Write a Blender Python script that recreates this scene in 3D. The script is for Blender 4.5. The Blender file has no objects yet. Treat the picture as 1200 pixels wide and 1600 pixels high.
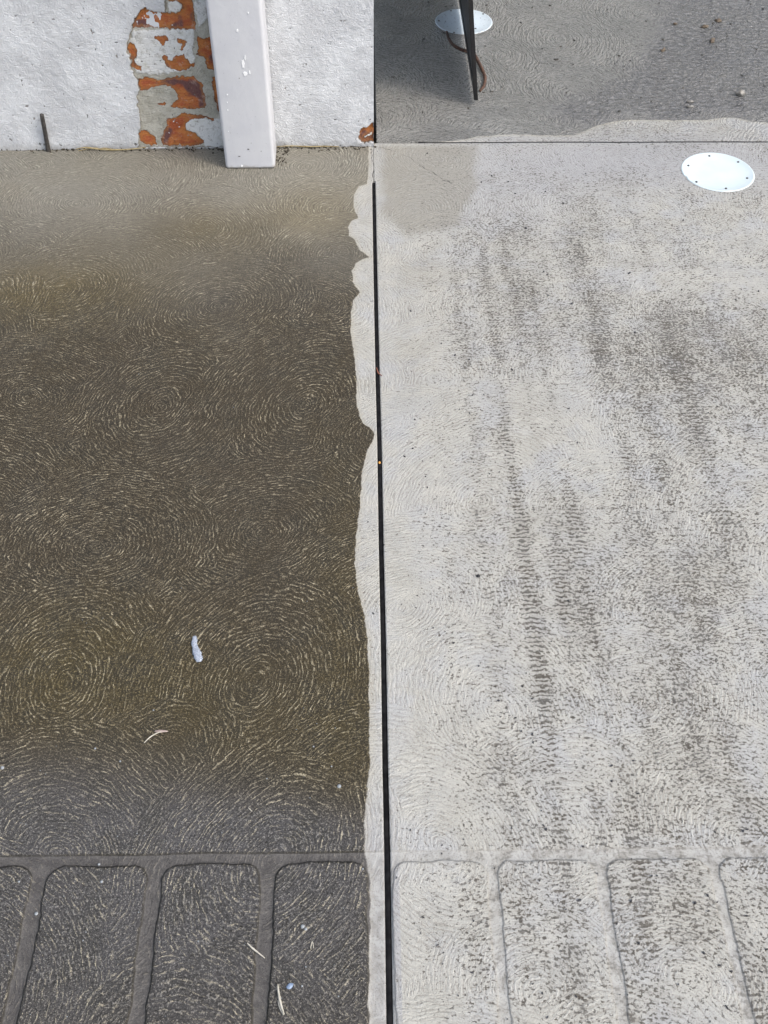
import bpy, bmesh, math, random
import numpy as np
from mathutils import Vector, Matrix, noise as mnoise
R = math.radians
rng = np.random.default_rng(7)
random.seed(7)
SC = bpy.context.scene
COL = SC.collection

# ------------------------------------------------------------------ camera
H, F = 1.06, 1580.0
PITCH, YAW, ROLL = R(49.5), R(1.35), R(0.6)
fw = Vector((math.sin(YAW)*math.cos(PITCH), math.cos(YAW)*math.cos(PITCH), -math.sin(PITCH)))
r0 = Vector((math.cos(YAW), -math.sin(YAW), 0)); u0 = r0.cross(fw)
cr = r0*math.cos(ROLL)+u0*math.sin(ROLL); cu = u0*math.cos(ROLL)-r0*math.sin(ROLL)
cam = bpy.data.objects.new('camera', bpy.data.cameras.new('camera')); COL.objects.link(cam)
M = Matrix((cr, cu, -fw)).transposed().to_4x4(); M.translation = Vector((0, 0, H))
cam.matrix_world = M
cam.data.sensor_fit = 'VERTICAL'; cam.data.sensor_height = 32.0; cam.data.sensor_width = 24.0
cam.data.lens = F/1600*32.0
cam.data.clip_start = .01; cam.data.clip_end = 2000
SC.camera = cam
def ray(px, py):
    return (fw*F + cr*(px-600) - cu*(py-800)).normalized()
def G(px, py, z=0.0):
    d = ray(px, py); t = (z-H)/d.z
    return Vector((0, 0, H)) + d*t

# ------------------------------------------------------------------ world and sun
w = bpy.data.worlds.new('World'); SC.world = w; w.use_nodes = True
nt = w.node_tree; bg = nt.nodes['Background']
sky = nt.nodes.new('ShaderNodeTexSky'); sky.sky_type = 'NISHITA'; sky.sun_disc = False
SUN_EL, SUN_AZ = R(50), R(118)       # azimuth clockwise from +y: to the right, a little behind the camera
sky.sun_elevation = SUN_EL; sky.sun_rotation = SUN_AZ
sky.air_density = 1.0; sky.dust_density = 3.0; sky.ozone_density = 0.7
hs = nt.nodes.new('ShaderNodeHueSaturation'); hs.inputs['Saturation'].default_value = .68; hs.inputs['Value'].default_value = 1.05
nt.links.new(sky.outputs[0], hs.inputs['Color']); nt.links.new(hs.outputs[0], bg.inputs[0]); bg.inputs[1].default_value = 0.15
sl = bpy.data.lights.new('sun', 'SUN'); sl.energy = 0.85; sl.angle = R(16); sl.color = (1, .94, .85)
so = bpy.data.objects.new('sun', sl); COL.objects.link(so)
sd_ = Vector((math.sin(SUN_AZ)*math.cos(SUN_EL), math.cos(SUN_AZ)*math.cos(SUN_EL), math.sin(SUN_EL)))
so.rotation_euler = sd_.to_track_quat('Z', 'Y').to_euler()
SC.view_settings.view_transform = 'Standard'; SC.view_settings.look = 'None'
SC.view_settings.exposure = 0.82; SC.view_settings.gamma = 1

# ------------------------------------------------------------------ node helper
class NB:
    def __init__(s, name):
        s.m = bpy.data.materials.new(name); s.m.use_nodes = True
        s.t = s.m.node_tree; s.b = s.t.nodes['Principled BSDF']
    def put(s, sock, v):
        if isinstance(v, bpy.types.NodeSocket): s.t.links.new(v, sock)
        elif isinstance(v, (tuple, list)) and sock.type == 'RGBA' and len(v) == 3: sock.default_value = (*v, 1)
        else: sock.default_value = v
    def n(s, typ, **kw):
        nd = s.t.nodes.new(typ)
        for k, v in kw.items(): setattr(nd, k, v)
        return nd
    def math(s, op, a, b=0.0, c=0.0, clamp=False):
        nd = s.n('ShaderNodeMath', operation=op, use_clamp=clamp)
        s.put(nd.inputs[0], a); s.put(nd.inputs[1], b); s.put(nd.inputs[2], c); return nd.outputs[0]
    def add(s, a, b): return s.math('ADD', a, b)
    def sub(s, a, b): return s.math('SUBTRACT', a, b)
    def mul(s, a, b): return s.math('MULTIPLY', a, b)
    def inv(s, a): return s.math('SUBTRACT', 1.0, a)
    def attr(s, name):
        nd = s.n('ShaderNodeAttribute', attribute_name=name); return nd
    def sep(s, v):
        nd = s.n('ShaderNodeSeparateXYZ'); s.put(nd.inputs[0], v); return nd.outputs
    def comb(s, x, y, z):
        nd = s.n('ShaderNodeCombineXYZ')
        for i, v in enumerate((x, y, z)): s.put(nd.inputs[i], v)
        return nd.outputs[0]
    def noise(s, vec, scale, detail=2.0, rough=.5, dist=0.0, lac=2.0):
        nd = s.n('ShaderNodeTexNoise'); s.put(nd.inputs['Vector'], vec)
        for k, v in (('Scale', scale), ('Detail', detail), ('Roughness', rough), ('Distortion', dist), ('Lacunarity', lac)): nd.inputs[k].default_value = v
        return nd.outputs['Fac']
    def noisec(s, vec, scale, detail=2.0):
        nd = s.n('ShaderNodeTexNoise'); s.put(nd.inputs['Vector'], vec)
        nd.inputs['Scale'].default_value = scale; nd.inputs['Detail'].default_value = detail
        return nd.outputs['Color']
    def vor(s, vec, scale, feature='F1', out='Distance', rnd=1.0):
        nd = s.n('ShaderNodeTexVoronoi', feature=feature); s.put(nd.inputs['Vector'], vec)
        nd.inputs['Scale'].default_value = scale; nd.inputs['Randomness'].default_value = rnd
        return nd.outputs[out]
    def ss(s, x, a, b, lo=0.0, hi=1.0):
        nd = s.n('ShaderNodeMapRange', interpolation_type='SMOOTHSTEP'); s.put(nd.inputs[0], x)
        if a > b: a, b, lo, hi = b, a, hi, lo
        for i, v in enumerate((a, b, lo, hi)): nd.inputs[i+1].default_value = v
        return nd.outputs[0]
    def mix(s, f, a, b, bt='MIX'):
        nd = s.n('ShaderNodeMix', data_type='RGBA', blend_type=bt)
        s.put(nd.inputs[0], f); s.put(nd.inputs[6], a); s.put(nd.inputs[7], b); return nd.outputs[2]
    def lerp(s, f, a, b):
        nd = s.n('ShaderNodeMix', data_type='FLOAT')
        s.put(nd.inputs[0], f); s.put(nd.inputs[2], a); s.put(nd.inputs[3], b); return nd.outputs[0]
    def vadd(s, a, b):
        nd = s.n('ShaderNodeVectorMath', operation='ADD'); s.put(nd.inputs[0], a); s.put(nd.inputs[1], b); return nd.outputs[0]
    def vmul(s, a, b):
        nd = s.n('ShaderNodeVectorMath', operation='MULTIPLY'); s.put(nd.inputs[0], a); s.put(nd.inputs[1], b); return nd.outputs[0]
    def obj(s): return s.n('ShaderNodeTexCoord').outputs['Object']
    def bump(s, h, dist, strength=1.0):
        nd = s.n('ShaderNodeBump'); s.put(nd.inputs['Height'], h); nd.inputs['Distance'].default_value = dist; s.put(nd.inputs['Strength'], strength)
        return nd.outputs[0]
    def out(s, col=None, rough=None, nrm=None, spec=None, metal=None):
        if col is not None: s.put(s.b.inputs['Base Color'], col)
        if rough is not None: s.put(s.b.inputs['Roughness'], rough)
        if nrm is not None: s.put(s.b.inputs['Normal'], nrm)
        if spec is not None: s.put(s.b.inputs['Specular IOR Level'], spec)
        if metal is not None: s.put(s.b.inputs['Metallic'], metal)
        return s.m

def simple(name, c1, c2, rough=.6, scale=60, bump=.0005, metal=0.0, bs=300):
    b = NB(name); P = b.obj()
    f = b.ss(b.noise(P, scale, 4, .6), .35, .65)
    return b.out(b.mix(f, c1, c2), rough, b.bump(b.noise(P, bs, 3), bump) if bump else None, None, metal)

# ------------------------------------------------------------------ numpy value noise and signed distance
def vnoise(x, y, cell, seed):
    g = np.random.default_rng(seed).random((256, 256))
    X = x/cell+1000; Y = y/cell+1000
    i = np.floor(X).astype(int); j = np.floor(Y).astype(int)
    fx = X-i; fy = Y-j; fx = fx*fx*(3-2*fx); fy = fy*fy*(3-2*fy)
    a = g[i % 256, j % 256]; b = g[(i+1) % 256, j % 256]; c = g[i % 256, (j+1) % 256]; d = g[(i+1) % 256, (j+1) % 256]
    return (a*(1-fx)+b*fx)*(1-fy)+(c*(1-fx)+d*fx)*fy
def fbm(x, y, cell, seed, o=3):
    s = 0; a = 1; t = 0
    for k in range(o):
        s = s+a*vnoise(x, y, cell/2**k, seed+k); t += a; a *= .5
    return s/t
def seg_dist(x, y, pts, closed=False):
    d = np.full(x.shape, 1e9)
    n = len(pts)
    for k in range(n if closed else n-1):
        ax, ay = pts[k]; bx, by = pts[(k+1) % n]
        vx, vy = bx-ax, by-ay; L = vx*vx+vy*vy+1e-18
        t = np.clip(((x-ax)*vx+(y-ay)*vy)/L, 0, 1)
        d = np.minimum(d, (x-ax-t*vx)**2+(y-ay-t*vy)**2)
    return np.sqrt(d)
def poly_sd(x, y, pts):                      # positive inside
    d = seg_dist(x, y, pts, True); ins = np.zeros(x.shape, bool); n = len(pts)
    for k in range(n):
        ax, ay = pts[k]; bx, by = pts[(k+1) % n]
        if ay == by: continue
        c = ((ay > y) != (by > y)) & (x < (bx-ax)*(y-ay)/(by-ay)+ax)
        ins ^= c
    return np.where(ins, d, -d)
def sstep(x, a, b):
    t = np.clip((x-a)/(b-a), 0, 1); return t*t*(3-2*t)

# ------------------------------------------------------------------ object helpers
def link(name, me, mat=None, parent=None):
    o = bpy.data.objects.new(name, me); COL.objects.link(o)
    if mat: me.materials.append(mat)
    if parent: o.parent = parent
    return o
def tag(o, label=None, cat=None, group=None, kind=None):
    for k, v in (('label', label), ('category', cat), ('group', group), ('kind', kind)):
        if v: o[k] = v
    return o
def empty(name, loc, rz=0):
    o = bpy.data.objects.new(name, None); COL.objects.link(o); o.location = loc; o.rotation_euler = (0, 0, rz); o.empty_display_size = .02
    return o
def bm_obj(name, bm, mat, parent=None, smooth=True):
    me = bpy.data.meshes.new(name); bm.to_mesh(me); bm.free()
    if smooth:
        me.polygons.foreach_set('use_smooth', [True]*len(me.polygons))
    return link(name, me, mat, parent)
def grid_obj(name, X, Y, Z, mat, attrs=None, fattr=None, parent=None, skirt=0.0, axis=None):
    ny, nx = X.shape
    co = np.stack([X, Y, Z], -1).reshape(-1, 3).astype(np.float32)
    idx = np.arange(ny*nx).reshape(ny, nx)
    f = np.stack([idx[:-1, :-1], idx[:-1, 1:], idx[1:, 1:], idx[1:, :-1]], -1).reshape(-1, 4)
    A = {k: v.reshape(-1).astype(np.float32) for k, v in (attrs or {}).items()}
    nf0 = len(f)
    if skirt:
        ring = np.concatenate([idx[0, :], idx[1:, -1], idx[-1, -2::-1], idx[-2:0:-1, 0]])
        n0 = len(co); low = co[ring].copy(); low[:, 2] -= skirt if axis is None else 0
        if axis is not None: low += np.array(axis, np.float32)*skirt
        co = np.concatenate([co, low]); m = len(ring)
        a = ring; b = np.roll(ring, -1); c = n0+np.roll(np.arange(m), -1); d = n0+np.arange(m)
        f = np.concatenate([f, np.stack([b, a, d, c], -1)])
        A = {k: np.concatenate([v, v[ring]]) for k, v in A.items()}
    me = bpy.data.meshes.new(name)
    me.vertices.add(len(co)); me.vertices.foreach_set('co', co.ravel())
    me.loops.add(f.size); me.loops.foreach_set('vertex_index', f.ravel().astype(np.int32))
    me.polygons.add(len(f)); me.polygons.foreach_set('loop_start', np.arange(0, f.size, 4, dtype=np.int32))
    me.polygons.foreach_set('use_smooth', np.ones(len(f), bool))
    me.update(calc_edges=True)
    for k, v in A.items():
        at = me.attributes.new(k, 'FLOAT', 'POINT'); at.data.foreach_set('value', v)
    if fattr is not None:                      # one swirl centre per face
        v = np.zeros((len(f), 3), np.float32); v[:nf0] = fattr.reshape(-1, 3)
        at = me.attributes.new('sw', 'FLOAT_VECTOR', 'FACE'); at.data.foreach_set('vector', v.ravel())
    return link(name, me, mat, parent)

# ------------------------------------------------------------------ layout on the ground (metres)
CORNER = G(584, 229)
YJ = G(800, 222.5).y                          # cross joint
JP = [(584, 283), (586, 400), (588, 500), (590, 590), (593, 700), (595.5, 850), (599, 1000), (602, 1200), (605, 1330), (607.5, 1500), (609, 1600)]
JW = [G(*p) for p in JP]
JY = np.array([p.y for p in JW])[::-1]; JX = np.array([p.x for p in JW])[::-1]
def xj(y): 
    s = (JX[1]-JX[0])/(JY[1]-JY[0])
    v = np.interp(y, JY, JX); return np.where(y < JY[0], JX[0]+(y-JY[0])*s, v)
YSTRIP = JW[0].y
JH = .0033                                     # half width of the black strip
YLINE = G(600, 1330).y; YPAV = G(600, 1347).y
def wl(px, py): p = G(px, py); return (p.x, p.y)

# wet edge on the left slab (polyline; wet lies to its left)
WETL = [(576, 229), (575, 270), (573, 288), (560, 291), (553, 305), (553, 325), (559, 341), (549, 345), (544, 355), (546, 368), (554, 376), (560, 389), (578, 402), (566, 406), (556, 412), (550, 424), (552, 440), (562, 458), (552, 470), (549, 490), (548, 515), (552, 545), (556, 580), (557, 620), (560, 645), (566, 660), (577, 668), (585, 678), (582, 690), (573, 705), (566, 740), (562, 790), (556, 840), (555, 880), (557, 915), (564, 940), (571, 965), (574, 1000), (577, 1060), (578, 1150), (577, 1200), (572, 1250), (569, 1290), (570, 1330), (574, 1350), (578, 1380), (577, 1450), (576, 1620)]
WETL = [wl(*p) for p in WETL]
wy = np.array([p[1] for p in WETL]); wx = np.array([p[0] for p in WETL])
WETPOLY = [(-3, CORNER.y+.2), (WETL[0][0], CORNER.y+.2)] + WETL + [(WETL[-1][0], -.5), (-3, -.5)]
# wet edge on the back slab
WETB = [(560, 226), (640, 224), (715, 220), (745, 213), (800, 210), (850, 212), (897, 212), (915, 205), (930, 197), (955, 190), (985, 187), (1050, 188), (1105, 188), (1130, 184), (1150, 184), (1175, 190), (1205, 192), (1500, 200)]
WETB = [wl(*p) for p in WETB]
WETBPOLY = WETB + [(4, 6), (-3, 6)]
POOL = [wl(*p) for p in [(900, 196), (860, 178), (900, 150), (980, 120), (1020, 60), (1050, 0), (1060, -60), (1300, -60), (1300, 200), (1150, 186), (1000, 190)]]

# trowel swirls: px, py, radius in metres
SW = [(120, 318, .13), (325, 352, .13), (520, 330, .12), (95, 455, .15), (340, 478, .14), (505, 472, .12), (45, 620, .15), (250, 632, .14), (478, 632, .14),
      (-20, 800, .13), (150, 852, .13), (412, 832, .15), (100, 1062, .16), (400, 1066, .13), (90, 1345, .165), (425, 1345, .155), (-90, 560, .15), (-130, 1050, .15),
      (250, 1180, .09), (560, 1240, .09), (480, 260, .1), (210, 268, .1), (-60, 300, .12),
      (800, 192, .12), (560+190, 205, .14), (690, 120, .12), (900, 150, .14), (1050, 110, .13), (870, 60, .14), (1180, 40, .14), (1010, 20, .12), (700, 20, .12), (620, 60, .1)]
sw = []
for px, py, r in SW:
    p = G(px, py); sw.append((p.x, p.y, r))
r_ = np.random.default_rng(3)
yy = -.3
row = 0
while yy < 3.4:
    xx = -1.9+(row % 2)*.1
    while xx < 2.3:
        x_, y_ = xx+r_.uniform(-.04, .04), yy+r_.uniform(-.03, .03)
        q = min((x_-a)**2+(y_-b)**2 for a, b, c in sw)
        if (x_ > .04 and y_ < YJ) or q > .12**2:
            sw.append((x_, y_, r_.uniform(.11, .16)))
        xx += .185
    yy += .15; row += 1
sw.sort(key=lambda t: -t[1])                   # far first, near ones drawn over them
def swirl_field(X, Y):
    wxn = (fbm(X, Y, .05, 11)-.5)*.02; wyn = (fbm(X, Y, .05, 21)-.5)*.02
    Xw = X+wxn; Yw = Y+wyn
    best = np.full(X.shape, 1e9); out = np.zeros(X.shape+(3,))
    for k, (a, b, r) in enumerate(sw):         # fallback: the nearest
        dx = Xw-a; dy = Yw-b; d = dx*dx+dy*dy; m = d < best
        best = np.where(m, d, best)
        out[m] = (a, b, (k*.618) % 1)
    for k, (a, b, r) in enumerate(sw):
        r = r*(1.0+.35*((k*.618) % 1)); dx = Xw-a; dy = (Yw-b)*(1.0+.3*((k*.382) % 1)); d = np.sqrt(dx*dx+dy*dy)+(vnoise(X, Y, .03, 100+k)-.5)*.02
        m = (d < r) & (dy > -.22*r)
        out[m] = (a, b, (k*.618) % 1)
    return out

# stamped border
GR = [(x, G(x, 1450).x) for x in (-130, 45, 232, 414, 592, 777, 952, 1137, 1320)]
gx = [g[1] for g in GR]
def border(X, Y):
    """signed distance to the stamped bricks, positive in the groove"""
    sdm = np.full(X.shape, 1.0)
    c = (Y > YPAV-.35)
    for a, b in zip(gx[:-1], gx[1:]):
        gw = .0080 if a < gx[4]-.01 else .0058
        x0, x1 = a+gw, b-gw
        if abs(a-GR[4][1]) < 1e-6: x0 = xj(.6)+.006
        if abs(b-GR[4][1]) < 1e-6: x1 = b-.0115
        cx, hx = (x0+x1)/2, (x1-x0)/2; y1 = YPAV; y0 = YPAV-.235; cy, hy = (y0+y1)/2, (y1-y0)/2; rr = .016
        wob = (vnoise(X, Y, .02, 55)-.5)*.003+(vnoise(X, Y, .005, 56)-.5)*.0014
        qx = np.abs(X-cx)-hx+rr; qy = np.abs(Y-cy)-hy+rr
        d = np.sqrt(np.maximum(qx, 0)**2+np.maximum(qy, 0)**2)+np.minimum(np.maximum(qx, qy), 0)-rr+wob
        sdm = np.minimum(sdm, d)
    line = YLINE-Y                              # far side of the band is slab again
    wv = (vnoise(X, Y, .06, 77)-.5)*.0015
    sdm = np.minimum(sdm, YLINE-Y+wv)
    return sdm

CR = [[(582, 232), (580, 240), (582, 250), (585, 262), (583, 275), (584, 284)],
      [(588, 229), (600, 231), (612, 235), (625, 240), (640, 247), (655, 258), (675, 268), (693, 280), (707, 286)],
      [(728, 288), (738, 296), (752, 303), (780, 314), (830, 322), (880, 330)],
      [(586, 222), (620, 224), (662, 222)],
      [(960, 330), (985, 350), (1040, 372), (1110, 405), (1150, 440)],
      [(1050, 372), (1035, 385)],
      [(-60, 235), (60, 234), (200, 233), (340, 232)], [(345, 232), (440, 231), (520, 230), (588, 229)]]
CR = [[wl(*p) for p in c] for c in CR]
def ground_attrs(X, Y):
    crk = np.full(X.shape, 1.0)
    jit = (vnoise(X, Y, .01, 5)-.5)*.004
    for k, c in enumerate(CR):
        crk = np.minimum(crk, seg_dist(X+jit, Y+jit, c)+(.0006 if k in (2, 4, 5) else 0))
    wj = (fbm(X, Y, .012, 31)-.5)*.004
    wet = np.maximum(poly_sd(X+wj, Y+wj, WETPOLY), poly_sd(X, Y+wj, WETBPOLY)*1.0)
    wet = np.where((X > .02) & (Y < YJ-.002), np.maximum(-1, Y-YJ-.01), wet)
    pool = poly_sd(X+(fbm(X, Y, .06, 41)-.5)*.08, Y+(fbm(X, Y, .08, 42)-.5)*.1, POOL)
    # stain and painted-sheen fields: px-located blobs, in metres on the ground
    def blob(lst):
        s = np.zeros(X.shape)
        for px, py, sx, sy, a in lst:
            p = G(px, py); s += a*np.exp(-((X-p.x)/sx)**2-((Y-p.y)/sy)**2)
        return s
    lx = CORNER.y-Y                            # distance from the wall
    # dryness of the wet slab close to the wall
    dry = 1-.55*sstep(lx+(fbm(X, Y, .12, 61)-.5)*.2, .0, .38)-.45*sstep(lx+(fbm(X, Y, .15, 65)-.5)*.25, .30, .80)
    dry = dry*(X < .02)
    olive = blob([(80, 455, .16, .09, .9), (320, 360, .12, .08, .5), (480, 330, .1, .1, .5), (110, 1030, .16, .1, .7), (330, 1130, .2, .1, .5), (540, 1000, .05, .3, .5)])+.25*fbm(X, Y, .1, 63)
    cool = blob([(60, 1300, .25, .1, .8), (420, 1330, .12, .05, .7), (340, 470, .06, .06, .35), (300, 1500, .6, .13, .9)])*(X < .03)+blob([(1000, 250, .5, .13, .9), (750, 330, .2, .12, .5), (870, 560, .12, .1, .3)])*(X > .0)  # near left blobs paint sky sheen; right blobs are greyer concrete
    # dirt on the dry slab
    lanes = np.zeros(X.shape)
    for px, a, wd in ((655, .25, .012), (700, .3, .014), (760, .4, .012), (822, .55, .010), (872, .55, .012), (912, .5, .012), (1020, .6, .016), (1075, .4, .016), (1160, .6, .02)):
        xw = G(px, 900).x; lanes += a*np.exp(-((X-xw-(vnoise(X*0, Y, .15, int(px)) - .5)*.01)/wd)**2)*(.3+1.1*vnoise(X*0, Y, .09, int(px)+1))
    lanes = lanes*(.3+.7*(1-sstep(Y+(fbm(X, Y, .1, 88)-.5)*.2, G(800, 430).y, G(800, 330).y)))
    dirt = .27+lanes*.85+blob([(850, 440, .2, .13, .35), (1000, 560, .25, .12, .35), (1150, 560, .1, .2, .4), (900, 360, .25, .06, .15), (830, 900, .014, .2, .30), (842, 1040, .012, .09, .30), (876, 930, .012, .05, .30), (1050, 1000, .12, .2, .2), (930, 1420, .25, .12, .2), (1000, 820, .2, .2, .15), (640, 420, .04, .3, .1)])
    dirt -= blob([(640, 300, .08, .5, .3), (650, 800, .06, .6, .12), (860, 640, .07, .09, .45), (1090, 440, .2, .05, .25), (950, 700, .06, .06, .3), (620, 1150, .05, .3, .2), (950, 250, .3, .04, .3)])
    dirt += (fbm(X*1.5, Y*.8, .07, 71, 4)-.5)*.8-.55*np.exp(-((X-xj(Y))/.075)**2)
    dark_refl = sstep(poly_sd(X+(fbm(X, Y, .03, 8)-.5)*.02, Y, [wl(*p) for p in [(596, 228), (745, 228), (738, 300), (715, 352), (640, 365), (600, 330)]]), -.015, .012)*(Y < YJ)  # dark reflection by the wall corner, painted as a darker tan tone
    dark_refl = dark_refl*.8+blob([(660, 430, .05, .05, .4), (640, 560, .03, .12, .3)])
    return dict(crack=crk, wet=wet, pool=pool, dryness=dry, olive=olive, cool=cool, dirt=dirt, dark_refl=dark_refl, lane=(np.clip(lanes*1.2, 0, 1.0)*.7+blob([(824, 900, .009, .2, 1.0), (838, 1040, .009, .11, 1.2), (876, 930, .009, .05, 1.2), (755, 880, .012, .05, .6), (905, 830, .010, .12, .8)]))*(X > 0))

# ------------------------------------------------------------------ concrete
def concrete():
    b = NB('trowelled_concrete'); P = b.obj()
    s = b.sep(b.attr('sw').outputs['Vector'])
    wn = b.sep(b.noisec(P, 16, 2))
    pp = b.sep(P); dx = b.add(b.sub(pp[0], s[0]), b.mul(b.sub(wn[0], .5), .016)); dy = b.add(b.sub(pp[1], s[1]), b.mul(b.sub(wn[1], .5), .016))
    ox = b.mul(b.math('SINE', b.mul(s[2], 40.0)), .28); dy0 = b.mul(dy, 1.0); dx = b.add(dx, b.mul(dy0, ox)); dy = b.mul(dy, b.add(1.0, b.mul(b.math('COSINE', b.mul(s[2], 71.0)), .22)))
    r = b.math('SQRT', b.add(b.add(b.mul(dx, dx), b.mul(dy, dy)), 1e-7))
    c = b.math('DIVIDE', dx, r); sn = b.math('DIVIDE', dy, r)
    idz = b.mul(s[2], 57.0)
    g1a = b.noise(P, 330, 2, .6)
    n1 = b.noise(b.comb(b.mul(r, 430), b.add(b.mul(dx, 95), idz), b.mul(dy, 95)), 1.0, 1.6, .6)
    ph = b.noise(b.comb(b.mul(dx, 34), b.add(b.mul(dy, 34), idz), b.mul(r, 60)), 1.0, 3, .6)
    wave = b.math('SINE', b.add(b.add(b.mul(r, b.lerp(b.attr('back').outputs['Fac'], 1220.0, 760.0)), b.mul(ph, 22)), idz))
    msk = b.noise(b.comb(b.mul(r, 300), b.add(b.mul(dx, 95), idz), b.mul(dy, 95)), 1.0, 3.5, .72)
    fade = b.add(.35, b.mul(b.ss(b.noise(P, 16, 3, .6), .38, .60), .65))
    crest = b.mul(fade, b.mul(b.mul(b.ss(wave, .25, 1.0), b.ss(msk, .44, .60)), b.ss(b.add(g1a, b.mul(b.noise(P, 60, 3, .6), .8)), .66, 1.0)))
    trough = b.mul(b.mul(b.ss(wave, -.15, -.95), b.ss(msk, .62, .46)), fade)
    n2 = b.noise(b.comb(b.mul(r, 760), b.add(b.mul(dx, 230), idz), b.mul(dy, 230)), 1.0, 2, .6)
    g1 = b.noise(P, 420, 3, .65); g2 = b.noise(P, 760, 2.5, .7)
    patch = b.noise(P, 22, 3, .55); big = b.noise(P, 7, 3, .55); mid = b.noise(P, 70, 3, .6); sp = b.add(b.mul(b.noise(b.vmul(P, (.8, 1, 1)), 230, 3, .68), .68), b.mul(b.noise(b.vmul(P, (1, .6, 1)), 60, 3, .6), .32))
    comb = b.add(b.add(b.mul(n1, .30), b.mul(n2, .26)), b.add(b.add(b.mul(g1, .18), b.mul(g2, .16)), b.add(b.mul(wave, .022), .05)))
    combp = b.add(comb, b.mul(b.sub(patch, .5), .10))
    ridge = b.math('MAXIMUM', b.mul(b.ss(combp, .54, .60), .55), b.mul(crest, .7))
    ridgehi = b.mul(crest, b.ss(g2, .42, .54))
    valley = b.ss(comb, .50, .42)
    gg = b.add(b.mul(g2, .55), b.mul(g1, .45)); grit = b.ss(gg, .535, .60); pock = b.ss(gg, .465, .39)
    wetd = b.attr('wet').outputs['Fac']; wet = b.ss(b.add(wetd, b.mul(b.sub(g1, .5), .004)), -.0009, .0009)
    pool = b.ss(b.add(b.attr('pool').outputs['Fac'], b.mul(b.sub(mid, .5), .03)), -.06, .05)
    dry = b.attr('dryness').outputs['Fac']; olive = b.attr('olive').outputs['Fac']; cool = b.attr('cool').outputs['Fac']
    dirt = b.attr('dirt').outputs['Fac']; dark_refl = b.attr('dark_refl').outputs['Fac']
    gro = b.attr('groove').outputs['Fac']; crk = b.attr('crack').outputs['Fac']; back = b.attr('back').outputs['Fac']
    ingro = b.ss(gro, -.0012, .0012)
    # ---- wet side
    wb = b.mix(olive, (.042, .033, .021), (.054, .041, .016))
    wb = b.mix(b.ss(cool, 0, 1.1), wb, (.075, .072, .072))
    wb = b.mix(b.ss(patch, .35, .7), wb, b.mix(.5, wb, (.03, .028, .022)))
    rd = b.mix(olive, (.36, .30, .205), (.37, .30, .15))
    rd = b.mix(b.ss(cool, 0, 1.1), rd, (.44, .42, .38))  # paler crests here paint sky glints into the colour
    wc = b.mix(b.mul(ridge, .55), wb, rd)
    wc = b.mix(b.mul(grit, .42), wc, rd)
    wc = b.mix(b.mul(ridgehi, .72), wc, (.68, .60, .42)); wc = b.mix(b.mul(pock, .85), wc, (.018, .015, .011))
    dn = b.mix(olive, (.27, .258, .222), (.29, .24, .14))
    dn = b.mix(b.mul(pock, .45), dn, (.12, .11, .09)); dn = b.mix(b.mul(valley, .6), dn, (.13, .12, .095)); dn = b.mix(b.mul(trough, .5), dn, (.10, .09, .07)); dn = b.mix(b.mul(crest, .9), dn, (.55, .52, .42))
    wc = b.mix(b.ss(dry, 0, 1), wc, dn)
    # back slab: wet but cleaner
    bc = b.mix(b.mul(valley, .75), (.40, .395, .37), (.085, .082, .076)); bc = b.mix(b.mul(ridgehi, .7), bc, (.68, .67, .63))
    bc = b.mix(b.mul(pock, .5), bc, (.05, .048, .042)); bc = b.mix(b.mul(pool, .80), bc, (.12, .118, .12))
    wc = b.mix(back, wc, bc)
    # ---- dry side
    base = b.mix(b.ss(big, .35, .65), (.42, .408, .36), (.44, .437, .41))
    base = b.mix(b.ss(patch, .35, .7), base, (.49, .478, .425))
    base = b.mix(b.mul(b.ss(b.noise(P, 13, 3, .55), .48, .68), .55), base, (.43, .44, .45))
    base = b.mix(b.ss(cool, 0, 1), base, (.375, .375, .375))
    base = b.mix(b.mul(dark_refl, .95), base, (.285, .27, .225))
    lane = b.mul(b.attr('lane').outputs['Fac'], b.sub(b.math('SINE', b.add(b.mul(b.sep(P)[1], 900), b.mul(mid, 16))), .25))
    sp2 = b.add(b.add(b.noise(b.vmul(P, (.75, 1, 1)), 300, 3.5, .66), b.mul(lane, .13)), b.mul(b.sub(.5, comb), .45))
    mott = b.ss(b.add(b.add(sp2, b.mul(b.sub(mid, .5), .25)), b.mul(dirt, .135)), .59, .665)
    veil = b.mul(b.ss(b.add(dirt, b.mul(b.sub(mid, .5), 1.6)), .1, 1.3), .36)
    fleck = b.ss(b.add(b.mul(comb, 1.0), b.mul(b.sub(g2, .5), .45)), .52, .43)
    dcol = b.mix(b.ss(b.noise(P, 31, 2), .4, .6), (.055, .045, .032), (.08, .075, .066))
    dc = b.mix(veil, base, (.22, .205, .175)); dc = b.mix(b.mul(mott, b.add(b.mul(b.noise(P, 120, 2), .7), .58)), dc, dcol)
    dc = b.mix(b.mul(fleck, .22), dc, (.24, .225, .195))
    blot = b.ss(b.add(b.vor(P, 190), b.mul(b.sub(sp, .5), 1.0)), .16, .04)
    dc = b.mix(b.mul(b.mul(blot, b.ss(dirt, .1, .8)), .8), dc, (.11, .10, .085))
    dc = b.mix(b.mul(trough, .42), dc, (.17, .155, .13))
    dc = b.mix(b.mul(pock, .5), dc, (.17, .16, .14))
    dc = b.mix(b.mul(ridgehi, .45), dc, (.64, .635, .60))
    dc = b.mix(b.mul(b.ss(g2, .60, .70), .3), dc, (.13, .125, .11))
    # dry band beside the strip is a little creamier
    dc = b.mix(b.mul(b.ss(wetd, -.010, 0), .35), dc, (.40, .365, .28))
    col = b.mix(wet, dc, wc)
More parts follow.
